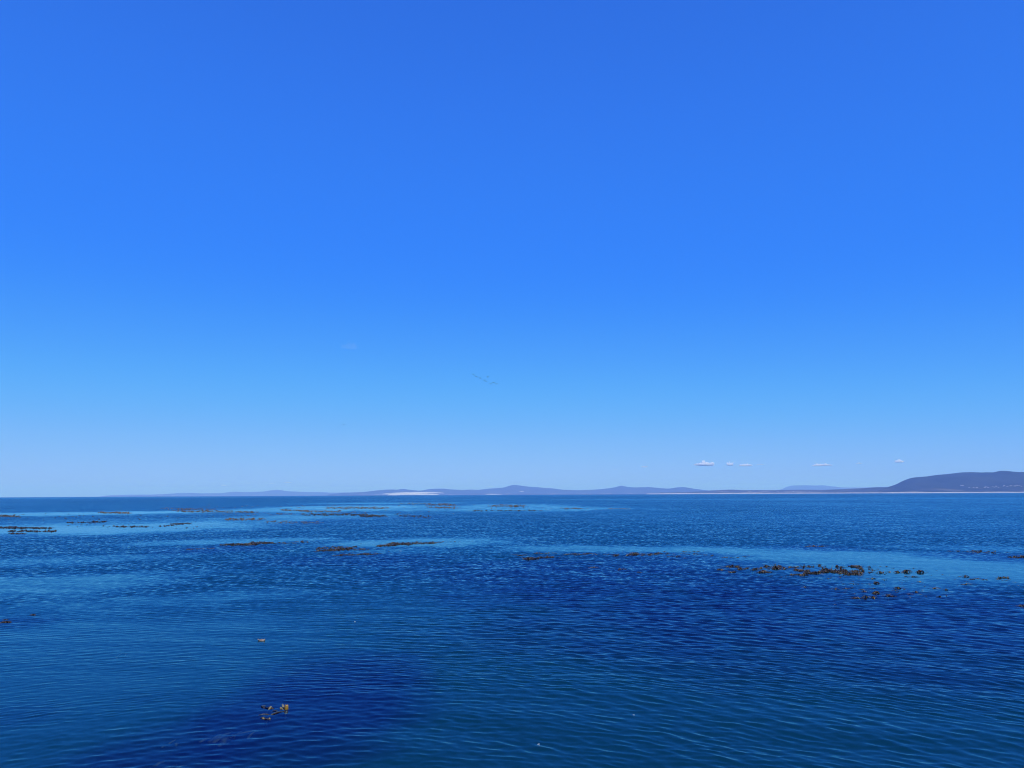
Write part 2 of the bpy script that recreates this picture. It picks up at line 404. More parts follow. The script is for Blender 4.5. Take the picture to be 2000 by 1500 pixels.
def dune_field(name, cells, dist, label):
    """bare sand: overlapping low dune ridges on the foot of the hills"""
    vs, fs = [], []
    for (px0, px1, y_top, y_bot, d) in cells:
        n = max(6, int((px1 - px0) / 1.5)); base = len(vs)
        for k in range(n + 1):
            x = px0 + (px1 - px0) * k / n; e = math.sin(math.pi * k / n) ** .5
            yt = y_bot + (y_top - y_bot) * e * (1 + .18 * float(fbm(np.array([x / 5.]), np.array([d / 100.]), 9)[0]))
            a = at_dist(x, y_bot, d); b = at_dist(x, yt, d + 260); c2 = at_dist(x, y_bot, d + 420)
            vs += [tuple(a), tuple((a + b) / 2 + np.array((0, 0, 2.0))), tuple(b), tuple(c2)]
        for k in range(n):
            for r in range(3):
                q = base + k * 4 + r; fs.append((q, q + 4, q + 5, q + 1))
    me = mesh_np(name, np.array(vs), np.array(fs)); smooth(me)
    return tag(link(name, me, SAND), label, kind='structure')
dune_field('dunes', [(758, 868, 961.2, 964.2, 19050), (786, 868, 961.0, 963.2, 18900), (768, 842, 962.4, 966.2, 18700), (756, 782, 964.6, 967.2, 18600), (800, 858, 963.8, 966.4, 18500), (745, 780, 963.4, 965.4, 19100), (948, 980, 964.6, 965.8, 18900), (1014, 1024, 959, 960, 19200)],
           17000, 'bright bare sand dunes at the foot of the hazy hills')

# small pale houses on the foot of the mountain and on the plain
def house_mesh():
    w, d, h, rf = 9, 6, 5, 3
    v = [(-w, -d, -6), (w, -d, -6), (w, d, -6), (-w, d, -6), (-w, -d, h), (w, -d, h), (w, d, h), (-w, d, h)]
    f = [(0, 1, 5, 4), (1, 2, 6, 5), (2, 3, 7, 6), (3, 0, 4, 7)]
    me = bpy.data.meshes.new('house_walls'); me.from_pydata(v, [], f); me.update()
    e = 1.2
    v2 = [(-w - e, -d - e, h - .2), (w + e, -d - e, h - .2), (w + e, d + e, h - .2), (-w - e, d + e, h - .2), (-w + 2, 0, h + rf), (w - 2, 0, h + rf)]
    f2 = [(0, 1, 5, 4), (2, 3, 4, 5), (1, 2, 5), (3, 0, 4), (3, 2, 1, 0)]
    me2 = bpy.data.meshes.new('house_roof'); me2.from_pydata(v2, [], f2); me2.update()
    return me, me2
def plain_mat(name, a, b, scale=2.0, rough=.6, spec=.3):
    mt, nt, out = new_mat(name)
    n = N(nt, 'ShaderNodeTexNoise'); n.inputs['Scale'].default_value = scale; n.inputs['Detail'].default_value = 4
    p = N(nt, 'ShaderNodeBsdfPrincipled'); p.inputs['Roughness'].default_value = rough; p.inputs['Specular IOR Level'].default_value = spec
    tc = N(nt, 'ShaderNodeTexCoord'); nt.links.new(tc.outputs['Object'], n.inputs['Vector'])
    nt.links.new(mixc(nt, ramp(nt, n.outputs['Fac'], .3, .7), a, b), p.inputs['Base Color'])
    nt.links.new(p.outputs[0], out.inputs['Surface'])
    return mt
WALLM = plain_mat('pale_render', (.34, .32, .29), (.46, .44, .4)); ROOFM = plain_mat('weathered_roof', (.22, .18, .16), (.34, .30, .27))
hw, hr = house_mesh(); hw.materials.append(WALLM); hr.materials.append(ROOFM)
def project(p):
    q = np.asarray(p) - np.array((0, 0, CAM_H)); z = q @ FWD
    return np.stack([1000 + FPX * (q @ RGT) / z, 750 - FPX * (q @ UPV) / z], -1)
PE = project(VE); PC = project(VC)
TE = 26
for (V, PX, spots, lab, grp) in (
    (VE[2:20], PE[2:20], [(1896, 953), (1901, 952.5), (1906, 952.8), (1911, 952.2), (1921, 952.6), (1926, 951.2), (1931, 952), (1936, 950.6), (1941, 951.8), (1947, 950), (1951, 951.2), (1957, 950.2), (1962, 949.2), (1967, 951), (1972, 949.4), (1977, 948.6), (1981, 950.4), (1986, 949), (1990, 948.2), (1994, 950.6), (1876, 948.6), (1884, 948)],
     'small pale house on the lower slope of the dark mountain', 'houses below the mountain'),
    (VC[1:24], PC[1:24], [(1464, 960.4), (1468, 960.8), (1519, 960.6), (1522, 961), (1410, 960.8), (1551, 960.2), (1580, 960)],
     'tiny pale house on the flat coastal plain', 'houses on the coastal plain')):
    for (hx, hy) in spots:
        dd = (PX[..., 0] - hx) ** 2 + 4 * (PX[..., 1] - hy) ** 2
        q = np.unravel_index(np.argmin(dd), dd.shape); c = V[q]
        o = empty('house', (c[0] + rng.uniform(-14, 14), c[1] + rng.uniform(-3, 3), c[2])); o.rotation_euler.z = rng.uniform(-.5, .5)
        s = rng.uniform(.5, .95); o.scale = (s, s, s)
        link('wall', hw, None, o); link('roof', hr, None, o)
        tag(o, lab, 'house', grp)

# ------------------------------------------------------------------ clouds
def cloud_material(name, dens):
    mt, nt, out = new_mat(name)
    v = N(nt, 'ShaderNodeVolumePrincipled'); v.inputs['Color'].default_value = (.985, .985, .985, 1)
    v.inputs['Density'].default_value = dens; v.inputs['Anisotropy'].default_value = 0.0
    nt.links.new(v.outputs[0], out.inputs['Volume']); return mt
CL_D = cloud_material('cloud_dense', .028); CL_T = cloud_material('cloud_thin', .006); CL_W = cloud_material('cloud_wisp', .0008)
CL_F = cloud_material('cloud_veil', .0003)
def ico(sub):
    bm_ = __import__('bmesh').new(); __import__('bmesh').ops.create_icosphere(bm_, subdivisions=sub, radius=1)
    v = np.array([x.co[:] for x in bm_.verts]); f = np.array([[a.index for a in p.verts] for p in bm_.faces]); bm_.free(); return v, f
ICO_V, ICO_F = ico(5)
def cloud(px, py, w, h, dist, mat, label, seed):
    c = at_dist(px, py, dist); k = dist / FPX
    W, H = w * k / 2, h * k / 2
    v = ICO_V.copy()
    n = fbm(v[:, 0] * 4.0 + seed, v[:, 2] * 2.4 + v[:, 1] * 2.2 + seed * 2, seed, 4)
    top = .25 + 1.5 * np.abs(fbm(v[:, 0] * 3.4 + seed * 3.7, v[:, 1] * 1.6 + seed, seed + 3, 4))
    v[:, 2] = np.where(v[:, 2] > 0, v[:, 2] * top * 1.4, v[:, 2] * .5)
    v = v * (1 + .55 * n[:, None])
    me = mesh_np('cloud', v * np.array((W, W * .7, H)), ICO_F); smooth(me)
    o = link('cloud', me, mat); o.location = c; o.rotation_euler.z = -math.atan2(c[0], c[1])
    tag(o, label, 'cloud', 'small clouds low over the horizon')
cloud(1378, 907.5, 36, 9, 40000, CL_D, 'largest white cumulus puff low over the right of the bay', 1)
cloud(1426, 907.5, 13, 7, 41000, CL_D, 'small round white puff just right of the largest cloud', 2)
cloud(1457, 909, 21, 5, 42000, CL_D, 'flat white cloud right of the small round puff', 3)
cloud(1485, 907, 12, 2, 43000, CL_T, 'faint thin cloud streak between the flat cloud and the long one', 4)
cloud(1605, 908.5, 28, 5, 40000, CL_D, 'long thin white cloud above the barely visible mountain', 5)
cloud(1678, 905, 10, 3, 41000, CL_T, 'tiny faint cloud left of the dark mountain', 6)
cloud(1756, 901.5, 14, 6, 40000, CL_D, 'small white puff directly above the end of the dark mountain', 7)
cloud(1259, 912, 14, 3.5, 42000, CL_T, 'faint slanting cloud scrap above the sharp little peak', 8)
cloud(1200, 917, 12, 4, 43000, CL_W, 'barely visible cloud scrap left of the slanting one', 9)
cloud(562, 942.5, 14, 3, 42000, CL_T, 'faint flat cloud above the rounded far left hill', 10)
cloud(531, 944, 8, 3, 42000, CL_T, 'tiny faint puff left of the flat one over the far hill', 11)
cloud(437, 948, 12, 4, 42000, CL_T, 'faint low puff above the far hills at left', 12)
cloud(484, 944, 9, 4, 42000, CL_W, 'barely visible puff between two faint ones over the far hills', 13)
cloud(320, 948, 14, 4, 42000, CL_W, 'barely visible low puff near the left end of the far hills', 14)
cloud(257, 951, 12, 4, 42000, CL_W, 'leftmost barely visible low puff above the horizon', 15)
cloud(956, 950, 12, 2.5, 43000, CL_T, 'thin pale cloud touching the hills left of the middle peak', 16)
cloud(684, 678, 34, 16, 22000, CL_F, 'very faint lone wisp high in the blue sky left of the birds', 17)

# ------------------------------------------------------------------ kelp
def kelp_mat(name, a, b, rough):
    mt, nt, out = new_mat(name)
    tc = N(nt, 'ShaderNodeTexCoord'); n = N(nt, 'ShaderNodeTexNoise'); n.inputs['Scale'].default_value = 5; n.inputs['Detail'].default_value = 4
    oi = N(nt, 'ShaderNodeObjectInfo')
    nt.links.new(vec_n(nt, 'ADD', tc.outputs['Object'], oi.outputs['Location']), n.inputs['Vector'])
    p = N(nt, 'ShaderNodeBsdfPrincipled'); p.inputs['Roughness'].default_value = rough; p.inputs['IOR'].default_value = 1.45
    f = math_n(nt, 'ADD', ramp(nt, n.outputs['Fac'], .35, .7), math_n(nt, 'MULTIPLY', oi.outputs['Random'], .25), True)
    nt.links.new(mixc(nt, f, a, b), p.inputs['Base Color']); nt.links.new(p.outputs[0], out.inputs['Surface'])
    return mt
BLADE = kelp_mat('wet_kelp_blade', (.012, .008, .003), (.060, .034, .010), .3)
OCHRE = kelp_mat('ochre_kelp', (.16, .085, .008), (.30, .17, .015), .25)
BROWN = kelp_mat('brown_kelp_blade', (.022, .012, .004), (.085, .045, .012), .2)
TAN = kelp_mat('dry_kelp', (.05, .035, .015), (.20, .14, .07), .4)
FLOAT = kelp_mat('kelp_float', (.10, .075, .02), (.30, .25, .10), .32)

def blade_geo(L_, W_, arch, curl, twist, yaw, r, z0=-.03, n=7, x0=0.0, thick=.006):
    """a strap-like frond: lens-shaped cross-section, arched out of the water, tapering to its tip"""
    vs, fs = [], []
    cy, sy = math.cos(yaw), math.sin(yaw); bend = r.uniform(-.5, .5) * L_ * .4
    for i in range(n + 1):
        t = i / n
        w = W_ * (math.sin(math.pi * min(1, .12 + t * .93)) ** .7) * (1 + .18 * math.sin(9 * t + yaw)) + .004
        x = x0 + L_ * t; y = bend * t * t; z = z0 + arch * math.sin(math.pi * min(1, t * 1.05)) + curl * t ** 3
        tw = twist * (t - .3)
        for (a, b) in ((-1, 0), (0, 1), (1, 0), (0, -1)):
            yy = a * w * math.cos(tw) - b * thick * math.sin(tw); zz = a * w * math.sin(tw) + b * thick * math.cos(tw)
            X = x; Y = y + yy
            vs.append((X * cy - Y * sy, X * sy + Y * cy, z + zz))
    for i in range(n):
        for k in range(4):
            a = i * 4 + k; b = i * 4 + (k + 1) % 4
            fs.append((a, b, b + 4, a + 4))
    fs.append((3, 2, 1, 0)); q = n * 4; fs.append((q, q + 1, q + 2, q + 3))
    return vs, fs
def lathe_geo(path, radii, seg=8):
    vs, fs = [], []
    P_ = [Vector(p) for p in path]
    for i, p in enumerate(P_):
        d = (P_[min(i + 1, len(P_) - 1)] - P_[max(i - 1, 0)]).normalized()
        s = d.cross(Vector((0, 0, 1))) if abs(d.z) < .95 else d.cross(Vector((1, 0, 0)))
        s.normalize(); u = s.cross(d)
        for k in range(seg):
            a = 2 * math.pi * k / seg; q = p + (s * math.cos(a) + u * math.sin(a)) * radii[i]; vs.append(q[:])
    for i in range(len(P_) - 1):
        for k in range(seg):
            a = i * seg + k; b = i * seg + (k + 1) % seg; fs.append((a, b, b + seg, a + seg))
    fs.append(tuple(range(seg))[::-1]); fs.append(tuple(range((len(P_) - 1) * seg, len(P_) * seg)))
    return vs, fs
def geo_mesh(name, parts, mat):
    vs, fs = [], []
    for v, f in parts:
        b = len(vs); vs += v; fs += [tuple(i + b for i in q) for q in f]
    me = bpy.data.meshes.new(name); me.from_pydata(vs, [], fs); smooth(me); me.materials.append(mat); return me

# kelp heads: a gas-filled float on a stipe and a fan of fronds; kinds: hump (arched mass), flat (straps lying on the water), tips (ends standing up)
def head_parts(kind, r):
    blades = []
    if kind == 'hump':
        for k in range(r.randint(6, 9)):
            blades.append(blade_geo(r.uniform(.35, .75), r.uniform(.04, .09), r.uniform(.08, .2), r.uniform(-.12, -.02), r.uniform(-1.2, 1.2), r.choice((0, math.pi)) + r.gauss(0, .6), r, x0=r.uniform(-.2, .05)))
    elif kind == 'flat':
        for k in range(r.randint(4, 7)):
            blades.append(blade_geo(r.uniform(.4, .8), r.uniform(.04, .08), r.uniform(.03, .08), r.uniform(-.05, .03), r.uniform(-.8, .8), r.choice((0, math.pi)) + r.gauss(0, .5), r, z0=-.015, x0=r.uniform(-.2, .1)))
    else:
        for k in range(r.randint(3, 5)):
            blades.append(blade_geo(r.uniform(.25, .5), r.uniform(.03, .06), r.uniform(.02, .08), r.uniform(.05, .25), r.uniform(-1.5, 1.5), r.uniform(0, 6.28), r, z0=-.03, x0=r.uniform(-.1, .1)))
    a = r.uniform(0, 6.28); dx, dy = math.cos(a), math.sin(a)
    fl = lathe_geo([(-.35 * dx, -.35 * dy, -.3), (-.18 * dx, -.18 * dy, -.06), (0, 0, .02), (.07 * dx, .07 * dy, .04), (.12 * dx, .12 * dy, .05), (.155 * dx, .155 * dy, .05)], [.012, .016, .028, .045, .036, .012])
    return blades, fl
rnd = random.Random(3)
HEADS = {}
for kind, cnt in (('hump', 7), ('flat', 6), ('tips', 6)):
    HEADS[kind] = []
    for k in range(cnt):
        b, fl = head_parts(kind, rnd)
        bl_me = [geo_mesh('blade', [g], OCHRE if rnd.random() < .08 else rnd.choice((BLADE, BLADE, BROWN))) for g in b]
        HEADS[kind].append((geo_mesh('kelp_head', b, (BLADE, BROWN, BLADE, TAN)[k % 4]), bl_me, geo_mesh('float', [fl], FLOAT), b, fl))
def pick_kind(r, mix):
    x = r.random()
    return 'hump' if x < mix[0] else ('flat' if x < mix[0] + mix[1] else 'tips')

def kelp_plant(px, py, wpx, kind, label, group=None, hscale=1.0):
    """one separate plant: float and every frond are parts of their own"""
    c = on_sea(px, py); s = wpx * math.hypot(c[0], c[1]) / FPX / 1.15
    o = empty('kelp_plant', c); o.scale = (s, s, s * hscale); o.rotation_euler.z = rnd.uniform(-.35, .35) + rnd.choice((0, math.pi))
    hd = rnd.choice(HEADS[kind])
    for bm_ in hd[1]: link('blade', bm_, None, o)
    link('float', hd[2], None, o)
    return tag(o, label, 'kelp', group or 'separate kelp plants at the surface')
def strokes_pts(strokes, r):
    pts = []
    for (x0, y0, x1, y1, jx, jy, n, size) in strokes:
        for k in range(int(n * 2.2)):
            t = r.random(); pts.append((x0 + (x1 - x0) * t + r.gauss(0, jx), y0 + (y1 - y0) * t + r.gauss(0, jy), size * r.uniform(.6, 1.35)))
    return pts
def kelp_raft(label, strokes, mix=(.45, .35, .2), hscale=1.4, floats=.3):
    """a tangled raft in the middle distance: each head is a part"""
    pts = strokes_pts(strokes, rnd); c0 = on_sea(np.mean([p[0] for p in pts]), np.mean([p[1] for p in pts]))
    o = empty('kelp_raft', c0)
    for (px, py, wpx) in pts:
        c = on_sea(px, py); s = min(2.6, 1.4 * wpx * math.hypot(c[0], c[1]) / FPX / 1.15)
        hd = rnd.choice(HEADS[pick_kind(rnd, mix)])
        h = link('kelp_head', hd[0], None, o); h.location = c - c0; h.scale = (s, s, s * hscale * rnd.uniform(.7, 1.2)); h.rotation_euler.z = rnd.gauss(0, .4) + rnd.choice((0, math.pi))
        if rnd.random() < floats:
            f = link('float', hd[2], None, h)
    return tag(o, label, 'kelp', 'floating kelp rafts')
def far_raft(label, strokes, mat, mix=(.35, .4, .25), hscale=1.7):
    """a raft too far off to tell its fronds apart: one mesh"""
    pts = strokes_pts(strokes, rnd); c0 = on_sea(np.mean([p[0] for p in pts]), np.mean([p[1] for p in pts]))
    vs, fs = [], []
    for (px, py, wpx) in pts:
        c = on_sea(px, max(py, 975)) - c0; s = 1.55 * wpx * math.hypot(*(c + c0)[:2]) / FPX / 1.15
        hd = rnd.choice(HEADS[pick_kind(rnd, mix)]); a = rnd.gauss(0, .4); ca, sa = math.cos(a) * s, math.sin(a) * s
        for v, f in (hd[3][:4] + [hd[4]]):
            b = len(vs)
            vs += [(c[0] + x * ca - y * sa, c[1] + x * sa + y * ca, z * s * hscale) for x, y, z in v]
            fs += [tuple(i + b for i in q) for q in f]
    me = bpy.data.meshes.new('kelp_raft'); me.from_pydata(vs, [], fs); smooth(me); me.materials.append(mat)
    o = empty('kelp_raft', c0); me.name = 'fronds'; q = link('fronds', me, None, o); q['kind'] = 'stuff'
    return tag(o, label, 'kelp', 'floating kelp rafts')

# far rafts: strokes are (x0, y0, x1, y1, jitter x, jitter y, heads, head width in photo pixels)
far_raft('short tan kelp raft cut by the left edge near the horizon', [(-20, 1008, 38, 1009, 3, .8, 34, 5)], TAN)
far_raft('thin pale tan kelp raft touching a bright calm streak at left', [(195, 1001.5, 252, 1002, 3, .7, 34, 4.5)], TAN)
far_raft('sparse dark kelp line left of centre between two calm bands', [(132, 1021.5, 155, 1021, 3, .4, 9, 5), (160, 1021, 210, 1019.5, 3, .5, 18, 5)], BLADE)
far_raft('short thin kelp line with a pale middle, left foreground of the far rafts', [(230, 1029, 286, 1029, 3, .6, 24, 5)], BLADE)
far_raft('slanting kelp line rising to the right at left', [(312, 1028.5, 340, 1026, 3, .4, 8, 5), (335, 1024, 374, 1022.5, 3, .7, 24, 5)], BLADE)
far_raft('double-row kelp raft at the left edge below the tan one', [(0, 1031, 104, 1032, 3, .9, 60, 5), (14, 1038, 110, 1038, 3, .6, 36, 5), (16, 1042.5, 52, 1043, 3, .4, 12, 5), (-25, 1032, 0, 1032, 3, 1, 10, 5)], BLADE)
far_raft('long hazy tan kelp raft upper left in a pale calm patch', [(318, 994, 420, 996.5, 6, 1.2, 42, 4), (345, 998.5, 500, 1000.5, 5, 1.1, 75, 4.5)], TAN)
far_raft('thin tan kelp streak slanting through the pale calm water near centre', [(547, 996.3, 600, 998, 3, .4, 26, 4.5), (590, 999, 665, 999.5, 3, .7, 38, 4.5)], TAN)
far_raft('long dark kelp raft ending in a dense clump, near centre left', [(593, 1005.5, 692, 1005.5, 4, .9, 56, 5), (690, 1006, 715, 1006.5, 3, .8, 18, 5), (710, 1008, 750, 1008.5, 4, 1.1, 40, 5.5)], BLADE, (.5, .35, .15))
far_raft('tan kelp band behind the long dark raft, closer to the horizon', [(642, 992, 755, 992.5, 5, .9, 62, 4.5)], TAN)
far_raft('speckled kelp band left of centre below the slanting tan streak', [(441, 1015, 515, 1014.5, 4, 1.2, 48, 4.5)], TAN)
far_raft('faint speckled kelp band over dark water left of centre', [(520, 1019, 622, 1021.5, 6, 1.4, 48, 4)], TAN, (.1, .5, .4))
far_raft('loose dotted kelp line right of the dense dark clump', [(775, 1006, 840, 1011, 4, 1.2, 34, 4.5)], BLADE, (.2, .4, .4))
far_raft('tiny faint kelp patch left of the long dark raft', [(540, 1004, 570, 1004, 3, .4, 9, 4)], TAN)
far_raft('speckled kelp raft near the horizon at centre', [(831, 986, 892, 987, 5, .8, 34, 4), (840, 991, 892, 992.5, 5, .8, 36, 4)], TAN)
far_raft('bright-edged kelp raft near the horizon right of centre', [(955, 988, 1022, 988.5, 5, 1.2, 60, 4)], TAN)
far_raft('thin kelp line in a bright streak, rightmost near the horizon', [(1100, 993, 1136, 993.5, 3, .5, 20, 4), (1190, 994, 1232, 994, 4, .4, 10, 4)], TAN)
far_raft('thin dark kelp line under the bright-edged raft', [(920, 998, 1058, 997.5, 6, .5, 48, 4)], BLADE)
far_raft('faint far kelp streak closest to the horizon, right of the dunes', [(780, 983.5, 880, 984, 6, .6, 30, 3.5)], TAN)

# rafts in the middle distance
kelp_raft('dense ochre-flecked kelp raft left of centre in the middle distance', [(436, 1064.5, 470, 1064.5, 4, .6, 14, 9), (468, 1064, 500, 1063.5, 3, .9, 16, 9), (495, 1062, 535, 1060.5, 4, 1.0, 22, 9), (540, 1061, 600, 1059, 6, 1, 9, 5)])
kelp_raft('short sparse kelp line with white glints left of the dense raft', [(366, 1073.5, 418, 1071.5, 3, .5, 11, 5)], (.1, .6, .3), floats=.9)
kelp_raft('left part of the central kelp raft, thick with dark humps', [(618, 1071, 690, 1069, 4, 1.4, 16, 8), (622, 1076, 660, 1075, 4, .7, 14, 9), (656, 1073, 684, 1072.5, 4, 1.0, 16, 10), (690, 1074, 730, 1072.5, 4, .8, 8, 6)], (.55, .3, .15))
kelp_raft('thin dark kelp strand along the near edge of the central raft', [(656, 1085, 745, 1082, 4, .6, 26, 8)], (.35, .5, .15))
kelp_raft('long right-hand strand of the central kelp raft rising to the right', [(740, 1067, 770, 1065, 3, .9, 14, 9), (765, 1063.5, 800, 1063, 4, 1.2, 20, 9), (800, 1062, 855, 1060, 4, .8, 22, 7), (855, 1059.5, 895, 1058, 5, .6, 6, 4)], (.5, .3, .2))
kelp_raft('small kelp cluster with one ochre hump at the left end of the dark bed', [(1026, 1092.5, 1046, 1092, 3, .7, 7, 12), (1046, 1090.5, 1090, 1088.5, 3, .6, 9, 8), (1010, 1085, 1024, 1085.5, 2, .4, 4, 8), (1045, 1081.5, 1088, 1081, 3, .6, 7, 7)], (.5, .35, .15))
kelp_raft('thin kelp strand right of the small cluster at the edge of the dark bed', [(1102, 1083, 1150, 1081.5, 3, .7, 18, 7), (1150, 1082, 1200, 1084, 5, .8, 7, 5), (1330, 1081, 1400, 1084, 8, 1.2, 8, 5)], (.3, .5, .2))
kelp_raft('kelp strand with a dark hump at the middle of the dark bed edge', [(1202, 1086, 1210, 1086, 2, .3, 3, 9), (1225, 1084, 1247, 1083.5, 3, .7, 9, 12), (1252, 1083.5, 1310, 1081, 4, 1.0, 18, 7), (1300, 1083, 1330, 1089, 6, 2, 6, 5), (1328, 1078, 1366, 1077, 5, .6, 6, 5)], (.4, .35, .25))
kelp_raft('three little kelp scraps floating inside the dark bed', [(1206, 1112.5, 1222, 1111, 2, .9, 6, 7), (1156, 1109.5, 1166, 1109.5, 2, .4, 3, 8), (1248, 1118, 1250, 1118.5, 1, .4, 2, 7)], (.3, .5, .2))
kelp_raft('thin line of kelp tips above the largest raft', [(1405, 1089.5, 1460, 1089, 3, .5, 12, 5), (1448, 1087, 1464, 1085.5, 4, .8, 3, 4)], (.1, .4, .5))
kelp_raft('short kelp line on a small dark patch upper right', [(1575, 1067.5, 1612, 1066.5, 4, .5, 10, 6)], (.3, .4, .3))
kelp_raft('dotted kelp line far right above the calm slick', [(1858, 1077, 1960, 1080, 8, 1.0, 18, 6)], (.25, .3, .45))
kelp_raft('kelp scrap cut by the right edge above the calm slick', [(1978, 1088, 2006, 1088, 4, 1, 8, 9)], (.5, .3, .2))
kelp_raft('left outlier of the largest kelp raft, loosely scattered', [(1402, 1112, 1410, 1115, 2, 1, 3, 8), (1417, 1108, 1440, 1107, 4, 1.3, 8, 8), (1425, 1118, 1434, 1117.5, 2, .4, 3, 11), (1445, 1113, 1462, 1110, 3, .9, 7, 8)], (.35, .4, .25), 1.6)
kelp_raft('dark left end of the largest kelp raft', [(1472, 1113, 1488, 1111.5, 3, 1.2, 6, 8), (1494, 1105, 1500, 1108, 2, 1, 5, 8), (1487, 1118, 1500, 1117, 3, .7, 5, 13), (1504, 1112, 1518, 1111, 3, .5, 4, 13), (1512, 1106, 1530, 1110, 4, 1.2, 7, 9)], (.5, .35, .15), 1.6)
kelp_raft('dense middle of the largest kelp raft with glossy humps', [(1542, 1108.5, 1560, 1108, 3, .6, 5, 10), (1556, 1114, 1580, 1117.5, 3, .9, 12, 9), (1553, 1123, 1570, 1124, 3, .6, 6, 9), (1574, 1121, 1598, 1120.5, 3, .8, 10, 11), (1602, 1117, 1624, 1115.5, 3, 1.2, 13, 12), (1615, 1117, 1650, 1118, 4, 1, 10, 9), (1560, 1108, 1605, 1106.5, 8, .7, 8, 7)], (.6, .25, .15), 1.7)
kelp_raft('ragged right half of the largest kelp raft with upright tips', [(1640, 1112, 1650, 1119, 3, 1.4, 10, 9), (1650, 1123, 1684, 1120, 4, 1.2, 16, 9), (1645, 1108, 1690, 1107.5, 6, .7, 9, 8), (1664, 1118, 1686, 1116, 3, 1.6, 10, 8), (1680, 1110, 1684, 1112, 2, 1.5, 4, 8), (1697, 1112, 1704, 1120, 3, 3, 5, 5)], (.4, .25, .35), 1.7)
kelp_raft('line of small kelp dots trailing right of the rounded plant', [(1896, 1132, 1912, 1130, 2, .4, 5, 6), (1916, 1133, 1930, 1132, 4, .6, 3, 5), (1952, 1129, 1973, 1129.3, 2, .3, 6, 8), (1940, 1131, 1970, 1133, 5, .8, 3, 5)], (.2, .5, .3))
kelp_raft('low dark kelp cut by the right edge below the slick', [(1984, 1184, 2008, 1183.5, 4, .5, 6, 10)], (.2, .7, .1), 1.0)
kelp_raft('low dark kelp cut by the left edge in the near water', [(-4, 1216.5, 14, 1215.5, 3, .6, 5, 11), (10, 1210.5, 15, 1210.5, 2, .3, 2, 7), (50, 1201, 66, 1201, 3, .4, 3, 6)], (.2, .7, .1), .9)

kelp_raft('loose small fragments strewn along and around the largest raft', [(1405, 1106, 1660, 1104, 12, 1.6, 12, 4.5), (1480, 1126, 1700, 1128, 14, 2.2, 11, 4.5), (1690, 1108, 1830, 1114, 12, 3, 9, 4.5)], (.1, .55, .35), 1.0, .2)
kelp_raft('loose small fragments strewn over the calm gap below the largest raft', [(1650, 1136, 1800, 1140, 16, 3.5, 13, 4.5), (1640, 1158, 1850, 1160, 16, 4.5, 16, 4.5), (1800, 1130, 1990, 1140, 20, 5, 10, 4)], (.1, .55, .35), 1.0, .3)
kelp_raft('loose small fragments along the upper edge of the dark bed', [(1000, 1084, 1400, 1082, 20, 2.2, 22, 4)], (.1, .5, .4), 1.0, .2)
kelp_raft('loose small fragments around the central raft', [(600, 1066, 900, 1060, 16, 2.5, 12, 4), (620, 1080, 780, 1080, 14, 2, 8, 4)], (.1, .5, .4), 1.0, .2)
far_raft('scattered kelp specks between the far rafts at left', [(0, 1014, 420, 1012, 30, 4, 18, 3.5), (120, 1026, 420, 1030, 20, 3, 12, 3.5)], BLADE)
far_raft('scattered kelp specks between the far rafts near centre', [(430, 990, 780, 988, 30, 2, 26, 3), (430, 1006, 860, 1000, 20, 3, 24, 3.5), (880, 992, 1180, 996, 20, 2, 20, 3)], TAN)
